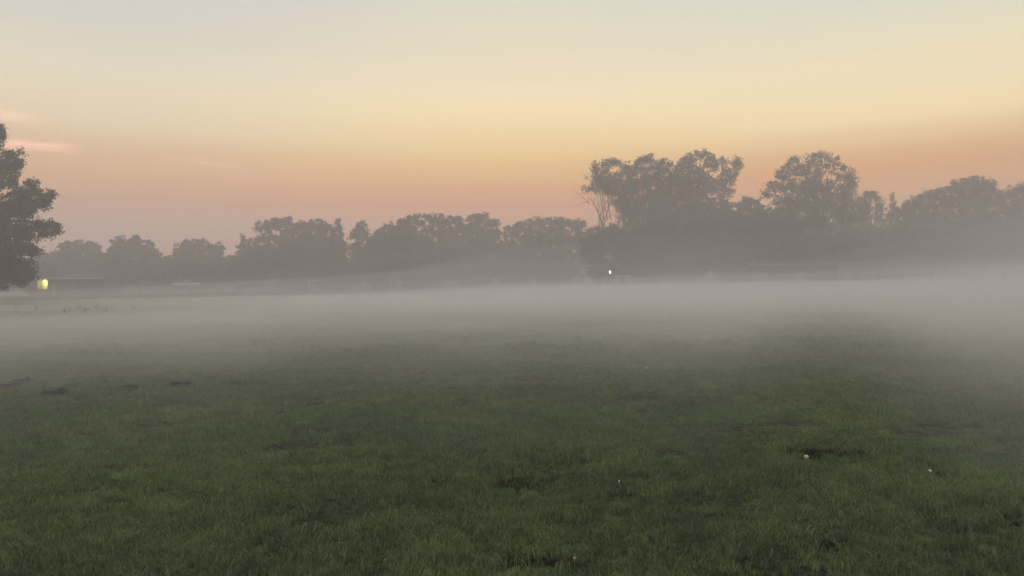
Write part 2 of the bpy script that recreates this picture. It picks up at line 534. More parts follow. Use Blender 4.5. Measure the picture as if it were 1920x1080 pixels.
def build_grass():
    rng = random.Random(11)
    gm = grass_material()
    tufts = bpy.data.collections.new('grass_tufts')
    specs = [(150, .13, .018, .046, .0032, .8), (160, .14, .018, .052, .0030, .9), (140, .13, .015, .040, .0034, .7),
             (170, .14, .020, .050, .0031, 1.1), (70, .10, .025, .105, .0030, .7), (160, .14, .016, .044, .0034, .9)]
    far = [(110, .26, .022, .055, .0085, .9), (110, .28, .020, .050, .0085, 1.0), (90, .24, .022, .066, .0080, .8)]
    for k, (nb, sp, h0, h1, w, ln) in enumerate(specs + far):
        o = bpy.data.objects.new('grass_tuft_%02d' % k, tuft_mesh('grass_tuft', rng, nb, sp, h0, h1, w, gm, ln))
        tufts.objects.link(o)
    g = np.random.default_rng(5)
    P = []; I = []; SC = []
    for d0, d1, dens, isfar in ((1.2, 9, 260, 0), (9, 17, 130, 0), (15, 30, 36, 1), (30, 55, 10, 1)):
        hw = lambda d: .80 * d + 2.2
        area = (d1 - d0) * (hw(d0) + hw(d1))
        n = int(area * dens)
        y = d0 + (d1 - d0) * np.sqrt(g.random(n) * (1 - (hw(d0) / hw(d1)) ** 2) + (hw(d0) / hw(d1)) ** 2) if False else None
        # uniform in the trapezium by rejection
        yy = g.uniform(d0, d1, n * 2); xx = g.uniform(-hw(d1), hw(d1), n * 2)
        k = np.abs(xx) < hw(yy); xx = xx[k][:n]; yy = yy[k][:n]
        bare = hollow(xx, yy)[0]
        patch = fbm(xx / 1.6, yy / 1.6, 21, 4)
        thin = sstep(.36, .46, patch) * .65 + .35
        tuf = fbm(xx / .20, yy / .20, 71, 2) * .6 + fbm(xx / .75, yy / .75, 73, 2) * .4
        keep = g.random(len(xx)) < (1 - sstep(.04, .5, bare)) * (.6 + .4 * thin) * (.45 + .55 * sstep(.36, .56, tuf))
        for (c, r, h) in MOLEHILLS:
            keep &= np.hypot(xx - c.x, yy - c.y) > r * .85
        for mx_, my_, mr_ in MUSHROOM_XY:
            keep &= ((xx - mx_) / (.09 + mr_)) ** 2 + ((yy - (my_ - .11)) / (.18 + mr_)) ** 2 > 1
        xx = xx[keep]; yy = yy[keep]; patch = patch[keep]; tuf = tuf[keep]; bare = bare[keep]
        tall = fbm(xx / .55, yy / .55, 33, 3)
        idx = np.where(tall > .68, 4, g.choice([0, 1, 2, 3, 5], len(xx)))
        idx = np.where(g.random(len(xx)) < .02, 4, idx)
        if isfar:
            idx = g.choice([6, 7, 8], len(xx))
        I.append(idx); P.append(np.stack([xx, yy, ground_z(xx, yy)], -1))
        SC.append((.62 + .40 * fbm(xx / .8, yy / .8, 40, 3) + .30 * sstep(.3, .65, tuf)) * g.uniform(.75, 1.25, len(xx)) * (1 - .5 * sstep(0, .1, bare)))
    P = np.concatenate(P).astype(np.float32); I = np.concatenate(I).astype(np.int32); SC = np.concatenate(SC).astype(np.float32)
    me = bpy.data.meshes.new('grass'); me.vertices.add(len(P)); me.vertices.foreach_set('co', P.ravel())
    a = me.attributes.new('pick', 'INT', 'POINT'); a.data.foreach_set('value', I)
    a = me.attributes.new('size', 'FLOAT', 'POINT'); a.data.foreach_set('value', SC)
    rot = np.zeros((len(P), 3), np.float32); rot[:, 2] = g.uniform(0, 6.283, len(P)); rot[:, :2] = g.normal(0, .12, (len(P), 2))
    a = me.attributes.new('turn', 'FLOAT_VECTOR', 'POINT'); a.data.foreach_set('vector', rot.ravel())
    me.update()
    o = bpy.data.objects.new('grass', me); COL.objects.link(o)
    me.materials.append(gm)
    tag(o, 'short dark green meadow grass covering the whole near field', 'grass', kind='stuff')
    ng = bpy.data.node_groups.new('grass_scatter', 'GeometryNodeTree')
    ng.interface.new_socket('Geometry', in_out='INPUT', socket_type='NodeSocketGeometry')
    ng.interface.new_socket('Geometry', in_out='OUTPUT', socket_type='NodeSocketGeometry')
    gi = ng.nodes.new('NodeGroupInput'); go = ng.nodes.new('NodeGroupOutput')
    ci = ng.nodes.new('GeometryNodeCollectionInfo'); ci.inputs['Collection'].default_value = tufts
    ci.inputs['Separate Children'].default_value = True; ci.inputs['Reset Children'].default_value = True
    ip = ng.nodes.new('GeometryNodeInstanceOnPoints'); ip.inputs['Pick Instance'].default_value = True
    def named(nm, ty):
        n = ng.nodes.new('GeometryNodeInputNamedAttribute'); n.data_type = ty; n.inputs['Name'].default_value = nm
        return n.outputs[0]
    l = ng.links.new
    l(gi.outputs[0], ip.inputs['Points']); l(ci.outputs[0], ip.inputs['Instance'])
    l(named('pick', 'INT'), ip.inputs['Instance Index'])
    l(named('size', 'FLOAT'), ip.inputs['Scale'])
    l(named('turn', 'FLOAT_VECTOR'), ip.inputs['Rotation'])
    l(ip.outputs[0], go.inputs[0])
    md = o.modifiers.new('scatter', 'NODES'); md.node_group = ng
    print('grass tufts', len(P))


build_grass()


# ------------------------------------------------------------------ TREES
def leaf_quads(pos, size, rng):
    n = len(pos)
    u = rng.normal(size=(n, 3)); u /= np.linalg.norm(u, axis=1, keepdims=True)
    w = rng.normal(size=(n, 3)); w -= u * (w * u).sum(1, keepdims=True); w /= np.linalg.norm(w, axis=1, keepdims=True)
    s = size * rng.uniform(.6, 1.25, (n, 1))
    a = u * s * .5; b = w * s * .33
    off = u * s * .12
    v = np.stack([pos - a, pos + b - off, pos + a, pos - b - off], 1).reshape(-1, 3)
    f = np.arange(n * 4).reshape(-1, 4)
    return v, f


def lobe_leaves(c, r, size, tau, rng, crad=None, ragged=.25):
    """leaf positions inside one ellipsoidal clump, gathered into twig clusters"""
    area = math.pi * r[0] * r[2]
    n = int(tau * area / (.33 * size * size))
    crad = crad or max(.48, min(.20 * min(r[0], r[2]), 1.0))
    nc = max(6, int(1.15 * area / (crad * crad)))
    d = rng.normal(size=(nc, 3)); d /= np.linalg.norm(d, axis=1, keepdims=True)
    rr = rng.random(nc) ** .42
    rr = np.where(rng.random(nc) < ragged, rng.uniform(.92, 1.13, nc), rr)
    cc = np.array(c) + d * rr[:, None] * np.array(r)
    wgt = rng.uniform(.4, 1.4, nc) * np.where(rr > .95, .55, 1)
    pick = rng.choice(nc, n, p=wgt / wgt.sum())
    g = rng.normal(size=(n, 3)); g /= np.linalg.norm(g, axis=1, keepdims=True)
    g *= crad * 1.15 * rng.random((n, 1)) ** .45
    g *= np.where(rng.random((n, 1)) < .14, rng.uniform(1.1, 1.55, (n, 1)), 1.0)
    g[:, 2] *= .85
    return cc[pick] + g


def limb(mb, a, b, r0, r1, rng, sag=.12, n=5):
    a = Vector(a); b = Vector(b); d = b - a; ln = d.length
    pts = []; rads = []
    j = Vector((rng.normal() * .1, rng.normal() * .1, .10 + sag * rng.random())) * ln
    for i in range(n + 1):
        t = i / n
        pts.append(a + d * t + j * (4 * t * (1 - t)) * .5)
        rads.append(r0 + (r1 - r0) * t)
    mb.tube(pts, rads, 7)


def make_tree(name, label, D, lobes, stem_px, mat_leaf, size, seed, tau=6.5, group='trees along the far edge of the field',
              forks=1, trunk_r=None, extra_limbs=(), crad=None, ragged=.25, depth=1.0, fork_h=.35, cat='tree'):
    """lobes: (px, py, rx, ry[, depth offset m]) clumps given by where they show, D metres off"""
    rng = np.random.default_rng(seed)
    if D > 101:
        D = 140 + (D - 160) * .30
    k = D / F
    base = at(stem_px, 535, D); base.z = gz(base.x, base.y)
    t = thing(name, base, label, cat, group)
    pts = []; cents = []
    for lb in lobes:
        px, py, rx, ry = lb[:4]
        c = at(px, py, D)
        r = (rx * k, max(rx, ry) * k * .85 * depth, ry * k)
        off = lb[4] if len(lb) > 4 else rng.uniform(-.55, .55) * r[1]
        c = c + Vector((0, off, 0)) - base
        cents.append((c, r))
        pts.append(lobe_leaves(c, r, size, tau, rng, crad, ragged))
    P = np.concatenate(pts)
    P = P[P[:, 2] > .15]
    v, f = leaf_quads(P, size, rng)
    cr = bpy.data.objects.new('crown', mesh_np('crown', v, f, mat_leaf)); link(cr, t)
    top = max(c.z for c, r in cents)
    tr = trunk_r or max(.12, top * .018)
    mb = MB()
    for q in range(forks):
        b0 = Vector((rng.normal() * tr * 1.6 * (forks > 1), rng.normal() * tr * 1.6 * (forks > 1), -.15))
        hub = Vector((b0.x * 1.8 + rng.normal() * .3, b0.y * 1.8 + rng.normal() * .3, top * (fork_h + .1 * rng.random())))
        mb.tube([b0, b0 + Vector((0, 0, .5)), (b0 + hub) / 2 + Vector((rng.normal() * .12, 0, 0)), hub],
                [tr * 1.5, tr * 1.05, tr * .9, tr * .75], 9)
        for i, (c, r) in enumerate(cents):
            if i % forks != q: continue
            tip = c + Vector((0, 0, r[2] * .45))
            st = hub if c.z > hub.z else Vector((hub.x * .8, hub.y * .8, max(.6, c.z * .7)))
            limb(mb, st, tip, tr * .36, tr * .07, rng)
            for _ in range(2):
                d = rng.normal(size=3); d /= np.linalg.norm(d)
                e = c + Vector(d * np.array(r) * .85)
                limb(mb, st.lerp(tip, .55), e, tr * .12, tr * .03, rng, n=3)
    for (p0, p1, r0, r1) in extra_limbs:
        limb(mb, at(p0[0], p0[1], D) - base, at(p1[0], p1[1], D) - base, r0, r1, rng, sag=.05)
    mb.build('trunk', M['bark'], t, True)
    return t


def round_lobes(cx, top, hw, bot, seed, n=9):
    """clumps of a broad crown between top and bot, half width hw (photo pixels)"""
    r = random.Random(seed); out = []
    h = bot - top
    out.append((cx, top + h * .55, hw * .62, h * .42))
    for i in range(n):
        a = math.pi * (i + .5) / n + r.uniform(-.12, .12)
        rx = hw * r.uniform(.24, .36); ry = min(h * r.uniform(.16, .26), rx * 1.1)
        x = cx - math.cos(a) * (hw - rx * .9) * r.uniform(.9, 1.03)
        y = top + h * .5 - math.sin(a) * (h * .5 - ry * .9) * r.uniform(.9, 1.04)
        out.append((x, y, rx, ry))
    for i in range(4):
        rx = hw * r.uniform(.3, .42)
        out.append((cx + r.uniform(-.6, .6) * hw, top + h * r.uniform(.55, .9), rx, rx * .8))
    return out


def cone_lobes(cx, top, hw, bot, seed, n=9):
    r = random.Random(seed); out = []
    for i in range(n):
        t = i / (n - 1)
        w = hw * (.16 + .84 * t ** .85)
        y = top + 4 + (bot - top) * t
        out.append((cx + r.uniform(-.06, .06) * hw, y, w * r.uniform(.75, 1.0), (bot - top) / n * .75))
        if t > .2:
            out.append((cx - w * .75, y + r.uniform(-3, 5), w * .4, (bot - top) / n * .45))
            out.append((cx + w * .75, y + r.uniform(-3, 5), w * .4, (bot - top) / n * .45))
    return out


def build_trees():
    b, o_, mp, nd = M['leaf_broad'], M['leaf_olive'], M['leaf_maple'], M['needle']
    # near maple, cut by the left edge
    make_tree('maple_tree', 'large dark maple cut off by the left edge of the photo', 68,
              [(-70, 245, 58, 60), (-130, 330, 80, 80), (-40, 330, 38, 50), (20, 302, 20, 18), (3, 328, 34, 30), (30, 306, 10, 10), (48, 358, 22, 16), (82, 368, 18, 12), (94, 366, 8, 8),
               (55, 382, 34, 16), (20, 392, 34, 28), (88, 426, 20, 13), (100, 430, 10, 11), (62, 440, 32, 15), (25, 440, 40, 28), (55, 470, 18, 15), (-60, 430, 80, 70),
               (10, 478, 46, 28), (-2, 256, 9, 18), (-30, 268, 18, 30), (-130, 450, 70, 60), (15, 505, 40, 22), (62, 345, 10, 8), (38, 285, 6, 5), (0, 512, 58, 26), (-60, 505, 70, 40)],
              -75, mp, .21, 101, tau=6.5, crad=.42, ragged=.3, trunk_r=.34, group=None, depth=.8)
    # far left
    make_tree('broad_tree', 'leftmost low round tree in the far row, just right of the near maple', 235, round_lobes(150, 449, 52, 535, 1), 152, b, .62, 1)
    make_tree('broad_tree', 'small hazy tree filling the gap below the near maple', 250, round_lobes(100, 472, 42, 540, 2), 104, o_, .62, 2)
    make_tree('broad_tree', 'domed full tree second in the far row, left of the flat topped one', 230, round_lobes(246, 444, 56, 536, 3), 248, b, .62, 3)
    make_tree('broad_tree', 'flat topped tree standing alone between two sky gaps', 238,
              [(346, 466, 22, 14), (368, 459, 26, 10), (395, 464, 24, 10), (410, 474, 14, 9), (370, 490, 44, 26), (345, 500, 30, 24), (400, 505, 30, 24), (335, 478, 12, 9)], 372, o_, .58, 4)
    make_tree('broad_tree', 'lowest tree of the far row, in the notch beside the flat topped one', 260, round_lobes(312, 481, 34, 538, 5), 312, b, .62, 5)
    make_tree('broad_tree', 'low tree in the sky gap left of the narrow pointed conifer', 262, round_lobes(432, 477, 26, 538, 6), 432, b, .62, 6)
    make_tree('conifer_tree', 'narrow pointed conifer at the left foot of the large ragged tree', 214, cone_lobes(456, 440, 24, 525, 7), 456, nd, .42, 7, crad=.36, ragged=.35)
    make_tree('broad_tree', 'large ragged tree with a stepped top left of the thin spire', 210,
              [(498, 428, 20, 12), (520, 418, 20, 10), (540, 416, 14, 10), (565, 424, 24, 11), (596, 424, 20, 12), (612, 432, 14, 10), (500, 447, 22, 8),
               (545, 450, 44, 26), (590, 455, 36, 28), (520, 478, 40, 30), (575, 495, 60, 34), (478, 462, 12, 14), (484, 485, 22, 26), (620, 470, 24, 28)], 545, b, .52, 8)
    make_tree('conifer_tree', 'thin conifer spire rising from the middle of the far row', 205, cone_lobes(633, 409, 26, 520, 9), 633, nd, .40, 9, crad=.36, ragged=.35)
    make_tree('broad_tree', 'slim oval tree just right of the thin spire', 208, round_lobes(676, 417, 24, 530, 10, 8), 676, b, .5, 10)
    make_tree('broad_tree', 'very wide domed tree left of centre, widest in the far row', 192,
              [(790, 412, 28, 8), (824, 413, 24, 9), (850, 416, 20, 10), (760, 420, 24, 10), (735, 428, 22, 10), (714, 436, 16, 9), (870, 425, 18, 10),
               (800, 445, 70, 28), (745, 460, 50, 30), (850, 462, 40, 32), (800, 495, 90, 36), (712, 470, 22, 30)], 795, o_, .48, 11)
    make_tree('broad_tree', 'tall bumpy tree right of the very wide domed one', 188,
              [(888, 413, 14, 10), (905, 408, 14, 9), (922, 418, 14, 12), (905, 438, 32, 22), (930, 440, 12, 14), (880, 440, 16, 18), (905, 480, 44, 36)], 905, b, .46, 12)
    make_tree('broad_tree', 'low even topped tree left of the tall leggy group', 184,
              [(955, 434, 12, 12), (980, 424, 18, 10), (1005, 418, 20, 9), (1035, 417, 22, 8), (1062, 416, 22, 8), (1085, 422, 16, 10), (1000, 445, 46, 22),
               (1050, 445, 42, 24), (1020, 485, 80, 36), (950, 470, 20, 28), (1095, 455, 18, 26)], 1025, o_, .46, 13)
    # tall group right of centre
    make_tree('leggy_tree', 'leggy tree with bare slanting stems and a thin lacy crown', 124,
              [(1121, 311, 14, 11), (1150, 308, 20, 13), (1112, 331, 14, 9), (1140, 335, 26, 15), (1128, 352, 22, 10), (1168, 330, 18, 18), (1101, 353, 9, 6),
               (1155, 358, 20, 14), (1175, 375, 20, 14), (1118, 318, 9, 6), (1138, 322, 8, 6), (1180, 352, 14, 16), (1148, 380, 12, 5), (1148, 350, 30, 20), (1130, 340, 18, 12), (1172, 396, 18, 14), (1166, 378, 12, 10)], 1128, b, .30, 14, tau=3.4, forks=3, trunk_r=.12, ragged=.35,
              crad=.6, depth=1.3, fork_h=.5,
              extra_limbs=[((1127, 412), (1105, 370), .10, .05), ((1105, 382), (1072, 356), .06, .015), ((1104, 378), (1068, 391), .06, .012), ((1068, 391), (1062, 384), .012, .008),
                           ((1133, 412), (1124, 350), .10, .04), ((1140, 412), (1130, 360), .09, .04), ((1146, 412), (1143, 350), .10, .04),
                           ((1104, 378), (1102, 355), .04, .012), ((1112, 385), (1118, 350), .05, .02), ((1092, 370), (1075, 372), .02, .008)])
    make_tree('broad_tree', 'tall dense tree with a pointed tip behind the leggy one', 128,
              [(1217, 297, 10, 13), (1200, 308, 18, 12), (1185, 315, 16, 12), (1232, 309, 16, 13), (1250, 312, 10, 14), (1215, 330, 40, 20), (1190, 345, 24, 20), (1240, 345, 26, 26),
               (1266, 340, 16, 18), (1262, 325, 8, 9), (1215, 375, 50, 32), (1180, 395, 24, 24), (1245, 395, 40, 34), (1210, 430, 60, 34), (1225, 475, 70, 36)], 1218, b, .31, 15, tau=4.2)
    make_tree('broad_tree', 'tall tree with a rounded double top at the middle of the leggy group', 124,
              [(1292, 303, 16, 14), (1314, 291, 14, 10), (1330, 300, 14, 14), (1284, 318, 20, 16), (1305, 318, 16, 10), (1336, 315, 9, 12), (1300, 345, 40, 24), (1278, 340, 18, 20), (1330, 348, 18, 16),
               (1300, 385, 50, 34), (1330, 395, 34, 26), (1310, 430, 66, 36), (1310, 478, 70, 36)], 1302, b, .31, 16, tau=4.2)
    make_tree('leggy_tree', 'open tree with separate leaf tufts on the right of the leggy group', 126,
              [(1356, 303, 12, 9), (1362, 318, 12, 10), (1380, 302, 10, 9), (1382, 318, 11, 12), (1360, 335, 14, 11), (1376, 332, 8, 6), (1350, 352, 18, 14), (1367, 357, 10, 9), (1372, 345, 5, 4),
               (1355, 378, 22, 12), (1385, 312, 8, 8)], 1352, b, .30, 17, tau=3.4, ragged=.3, trunk_r=.2, fork_h=.62,
              extra_limbs=[((1374, 352), (1398, 312), .04, .012), ((1362, 380), (1380, 330), .06, .03), ((1330, 330), (1312, 300), .06, .03)])
    make_tree('broad_tree', 'low tree in the dip between the leggy group and the big rounded tree', 132, round_lobes(1406, 369, 34, 500, 18), 1406, o_, .34, 18)
    make_tree('broad_tree', 'big rounded tree with a lacy left side, right of the leggy group', 114,
              [(1540, 294, 18, 10), (1520, 302, 16, 12), (1562, 304, 14, 12), (1490, 303, 12, 10), (1478, 318, 16, 13), (1500, 325, 18, 14), (1535, 322, 28, 16), (1580, 325, 18, 16), (1596, 336, 14, 14),
               (1462, 330, 14, 12), (1450, 350, 16, 12), (1436, 366, 12, 10), (1480, 352, 18, 9), (1520, 350, 20, 14), (1560, 358, 34, 22), (1600, 360, 18, 22), (1470, 374, 22, 9), (1500, 380, 24, 10),
               (1560, 400, 56, 30), (1600, 400, 28, 30), (1520, 415, 40, 24), (1470, 410, 40, 18), (1540, 460, 90, 44), (1450, 440, 36, 28), (1505, 348, 44, 24), (1545, 378, 50, 30), (1480, 385, 36, 18)], 1540, b, .29, 19, tau=3.4, trunk_r=.32)
    make_tree('broad_tree', 'small thin tree tucked against the right of the big rounded tree', 128, round_lobes(1634, 353, 26, 490, 20, 8), 1634, o_, .32, 20, tau=3.6)
    make_tree('conifer_tree', 'small conifer tip in the sky gap before the wide right hand tree', 136, cone_lobes(1675, 364, 22, 470, 21), 1675, nd, .30, 21, tau=3.4, crad=.32, ragged=.35)
    make_tree('broad_tree', 'very wide low tree with a raised middle near the right edge', 104,
              [(1828, 338, 20, 8), (1805, 345, 20, 9), (1848, 347, 18, 10), (1862, 357, 10, 10), (1828, 356, 36, 14), (1866, 374, 14, 14), (1780, 355, 20, 10), (1755, 363, 22, 10), (1730, 370, 20, 10), (1708, 382, 18, 10), (1692, 396, 14, 12),
               (1810, 372, 56, 22), (1750, 395, 56, 24), (1840, 395, 40, 30), (1720, 420, 40, 28), (1790, 430, 90, 36), (1850, 440, 60, 36), (1700, 455, 40, 36), (1790, 475, 100, 34)], 1795, o_, .28, 22, tau=4.4)
    make_tree('broad_tree', 'tree cut off by the right edge of the photo', 102,
              [(1905, 357, 18, 9), (1890, 366, 18, 9), (1925, 352, 20, 10), (1950, 350, 26, 16), (1910, 385, 40, 24), (1950, 400, 50, 40), (1895, 420, 40, 34), (1920, 465, 60, 40), (1990, 390, 40, 40)], 1930, b, .28, 23, tau=4.4,
              group='trees along the far edge of the field')
    # bushes that close the foot of the row
    rng = random.Random(77)
    spots = [(140, 232), (215, 225), (300, 226), (390, 224), (470, 204), (555, 200), (640, 198), (720, 186), (800, 184), (880, 180), (960, 176), (1040, 172)]
    spots2 = [(1145, 121), (1215, 119), (1285, 120), (1365, 120), (1440, 113), (1525, 109), (1610, 110), (1690, 104), (1775, 104), (1860, 103), (1940, 102), (60, 180), (-20, 170)]
    names = ['below the near maple', 'below the domed full tree']
    tops = {1145: 422, 1215: 425, 1285: 415, 1365: 385, 1440: 385, 1525: 430, 1610: 420, 1690: 425, 1775: 440, 1860: 440, 1940: 440}
    for i, (px, D) in enumerate(spots + spots2):
        top = tops.get(px, rng.uniform(476, 490))
        hw = 52 if D > 150 else 62
        make_tree('bush', 'dense bush at the hazy foot of the far tree row', D, round_lobes(px, top, hw, 545, 300 + i, 8), px, rng.choice([b, o_]),
                  .5 if D > 150 else .36, 400 + i, tau=4.4, group='bushes along the foot of the tree row', cat='bush', trunk_r=.09)


build_trees()


def build_woodland():
    """the wood behind the row: one mass of foliage nobody could count"""
    rng = np.random.default_rng(900)
    pts = []
    line = [(-300, 185), (60, 182), (420, 178), (700, 166), (1080, 158), (1150, 148), (1500, 142), (1800, 138), (2300, 134)]
    for px in range(-300, 2300, 26):
        D = float(np.interp(px, [l[0] for l in line], [l[1] for l in line]))
        top = float(np.interp(px, [-300, 60, 320, 420, 520, 1080, 1120, 1250, 1400, 1420, 1640, 1700, 1900, 2300], [470, 490, 492, 492, 455, 445, 430, 380, 405, 405, 420, 425, 400, 400])) + rng.uniform(-5, 7)
        k = D / F
        nrow = max(2, int((540 - top) / 26))
        for q in range(nrow + 1):
            py = top + 13 + (545 - top) * q / (nrow + 1)
            c = at(px + rng.uniform(-8, 8), py, D) + Vector((0, rng.uniform(0, 8), 0))
            pts.append(lobe_leaves(c, (20 * k, 2.4, 18 * k), .6 if D > 200 else .45, 1.5, rng))
    P = np.concatenate(pts); P = P[P[:, 2] > -.1]
    v, f = leaf_quads(P, .6, rng)
    o = bpy.data.objects.new('woodland', mesh_np('woodland', v, f, M['leaf_broad'])); COL.objects.link(o)
    tag(o, 'dense wood closing the view behind the far tree row', 'woodland', kind='stuff')


build_woodland()


# ------------------------------------------------------------------ BUILT THINGS ACROSS THE FIELD
def frame_of(px, D):
    p = at(px, 530, D); p.z = gz(p.x, p.y); return p


def build_pavilion():
    D = 128; k = D / F
    p = frame_of(50, D)
    x1 = (198 - 50) * k                       # width along +X
    t = thing('park_building', p, 'flat roofed park building with a glowing yellow alcove lamp, far left', 'building')
    H = 3.15
    ax0, ax1 = (70 - 50) * k, (89 - 50) * k   # alcove
    w = MB()
    w.box(0, ax0, 0, 5, -.2, H - .35); w.box(ax1, x1, 0, 5, -.2, H - .35)
    w.box(ax0, ax1, 0, .15, -.2, 1.15); w.box(ax0, ax1, 1.25, 5, -.2, H - .35)
    w.build('wall', M['block'], t)
    a = MB(); a.box(ax0 + .003, ax1 - .003, 1.2, 1.247, 0, H - .37)
    a.build('alcove_back', M['yellow_wall'], t)
    r = MB(); r.box(-.5, x1 + .2, -.6, 5.4, H - .345, H - .02); r.build('roof', M['roof'], t)
    fa = MB(); fa.box(-.52, x1 + .22, -.66, -.603, H - .28, H - .06); fa.build('fascia', M['door'], t)
    u = MB(); u.box((130 - 50) * k, x1 + .15, -.1, 4.6, H - .017, H + .45); u.build('upper_roof', M['roof'], t)
    uf = MB(); uf.box((128 - 50) * k, x1 + .17, -.16, -.103, H + .38, H + .50); uf.build('upper_fascia', M['door'], t)
    for px in (98, 150, 196):
        q = MB(); q.box((px - 50) * k - .09, (px - 50) * k + .09, -.55, -.37, -.2, H - .35); q.build('post', M['zinc'], t)
    d = MB(); d.box((93 - 50) * k, (93 - 50) * k + .95, -.045, -.003, 0, 2.1); dd = d.build('door', M['door'], t)
    h = MB(); h.box((93 - 50) * k + .80, (93 - 50) * k + .86, -.10, -.048, 1.0, 1.14); h.build('handle', M['dark_metal'], dd)
    lx = (79.5 - 50) * k
    ln = MB(); ln.lathe([(.02, 2.50), (.12, 2.52), (.15, 2.60), (.12, 2.68), (.03, 2.71)], 12, (lx, .7))
    lm = ln.build('alcove_lamp', M['lamp_yellow'], t, True)
    br = MB(); br.tube([(lx, .7, 2.712), (lx, .7, H - .36)], .02, 6); br.build('lamp_rod', M['dark_metal'], lm)
    ld = bpy.data.lights.new('alcove_light', 'POINT'); ld.energy = 80; ld.color = (.95, 1, .22); ld.shadow_soft_size = .16
    lo = bpy.data.objects.new('alcove_light', ld); COL.objects.link(lo); lo.parent = t; lo.location = (lx, .62, 2.25)


build_pavilion()


def build_sheds():
    D = 150; k = D / F
    p = frame_of(325, D); w = 50 * k
    t = thing('bench_shelter', p, 'low shelter with a pale roof edge under the flat topped tree', 'shelter')
    m = MB(); m.box(0, w, 1.4, 1.5, -.1, 1.75); m.box(0, .1, .1, 1.397, -.1, 1.75); m.box(w - .1, w, .1, 1.397, -.1, 1.75); m.build('wall', M['block'], t)
    m = MB(); m.box(-.2, w + .2, -.2, 1.7, 1.753, 1.90); m.build('roof', M['roof'], t)
    m = MB(); m.box(-.21, w + .21, -.25, -.203, 1.72, 2.0); m.build('fascia', M['pale_trim'], t)
    m = MB(); m.box(.3, w - .3, .9, 1.3, .40, .45); m.box(.5, .58, .95, 1.25, -.1, .397); m.box(w - .58, w - .5, .95, 1.25, -.1, .397); m.build('bench', M['door'], t)
    D = 104; k = D / F
    p = frame_of(1412, D); w = 158 * k
    t = thing('storage_building', p, 'long low building with a pale eave below the big rounded tree', 'building')
    H = at(1490, 493, D).z
    m = MB(); m.box(0, w, 0, 5, -.2, H - .28); m.build('wall', M['block'], t)
    m = MB(); b = len(m.v)
    m.v += [(-.3, -.4, H - .277), (w + .3, -.4, H - .277), (w + .3, 5.4, H - .277), (-.3, 5.4, H - .277), (-.3, 2.5, H + .12), (w + .3, 2.5, H + .12)]
    m.f += [(0, 3, 2, 1), (0, 1, 5, 4), (2, 3, 4, 5), (1, 2, 5), (3, 0, 4)]
    m.build('roof', M['dark_metal'], t)
    m = MB(); m.box(-.32, w + .32, -.50, -.403, H - .22, H - .13); m.build('gutter', M['door'], t)
    for q in (.18, .5, .80):
        m = MB(); m.box(w * q, w * q + 1.1, -.05, -.003, 0.0 if q == .5 else 1.0, 2.05); m.build('door' if q == .5 else 'window', M['door'] if q == .5 else M['dark_metal'], t)


build_sheds()


def goal(px, D, w, h, dep, rz, label):
    p = frame_of(px, D)
    t = thing('football_goal', p, label, 'goal', 'goal frames standing on the far pitch', rz)
    r = .07
    for x in (-w / 2, w / 2):
        m = MB(); m.tube([(x, 0, -.1), (x, 0, h)], r, 10); m.build('goal_post', M['white_metal'], t, True)
        m = MB(); m.tube([(x, .07, h - .04), (x, dep * .35, h - .04), (x, dep, .05)], .045, 8); m.build('back_stay', M['white_metal'], t, True)
    m = MB(); m.tube([(-w / 2 - r, 0, h), (w / 2 + r, 0, h)], r, 10); m.build('crossbar', M['white_metal'], t, True)
    m = MB(); m.tube([(-w / 2 + .05, dep, .05), (w / 2 - .05, dep, .05)], .045, 8); m.build('ground_bar', M['white_metal'], t, True)
    return t


goal(600, 150, 4.5, 2.1, 1.6, RAD(8), 'white goal frame facing the camera, in front of the thin spire')
goal(742, 146, 5.0, 2.5, 2.6, RAD(78), 'white goal frame turned sideways, below the very wide domed tree')
goal(1169, 110, 2.6, 2.15, 1.2, RAD(40), 'small pale goal frame beside the white lamp post')


def street_lamp():
    D = 112
    p = frame_of(1144, D); h = at(1144, 510, D).z
    t = thing('park_lamp', p, 'park lamp post with one small bright white light', 'lamp')
    m = MB(); m.tube([(0, 0, -.1), (0, 0, .5), (0, 0, h - .14)], [.08, .06, .045], 10); m.build('pole', M['dark_metal'], t, True)
    m = MB(); m.lathe([(.04, h - .13), (.08, h - .08), (.09, h), (.07, h + .07), (.03, h + .13)], 14); m.build('lamp_globe', M['lamp_white'], t, True)
    m = MB(); m.lathe([(.17, h + .133), (.12, h + .17), (.02, h + .19)], 14); m.build('cap', M['dark_metal'], t, True)


street_lamp()


def build_fence():
    xs = 38.6
    ys = [43 + 5 * i for i in range(13)]
    t = thing('wire_fence', (xs, 43, gz(xs, 43)), 'wire fence on thin posts along the right side of the misty field', 'fence')
    first = None
    m = MB(); m.tube([(0, 0, -.3), (0, 0, 1.72)], .038, 8); m.lathe([(.046, 1.72), (.046, 1.75), (.01, 1.78)], 8)
    me = m.mesh('post', M['zinc'], True)
    for y in ys:
        q = bpy.data.objects.new('post', me); link(q, t); q.location = (0, y - 43, gz(xs, y) - gz(xs, 43))
    m = MB(); m.tube([(.05, 0, 1.70), (.05, 60, 1.70)], .011, 8); m.build('top_rail', M['zinc'], t, True)
    # the netting: crossing wires woven between the posts
    m = MB(); st = .35
    n = int(60 / st)
    for i in range(-5, n):
        y0 = i * st; y1 = y0 + 1.62
        a0 = max(0, -y0); 
        if y1 <= 60 and y0 >= 0:
            m.tube([(.055, y0, .06), (.055, y1, 1.68)], .0035, 3, False); m.tube([(.062, y1, .06), (.062, y0, 1.68)], .0035, 3, False)
    m.build('netting', M['zinc'], t)


build_fence()


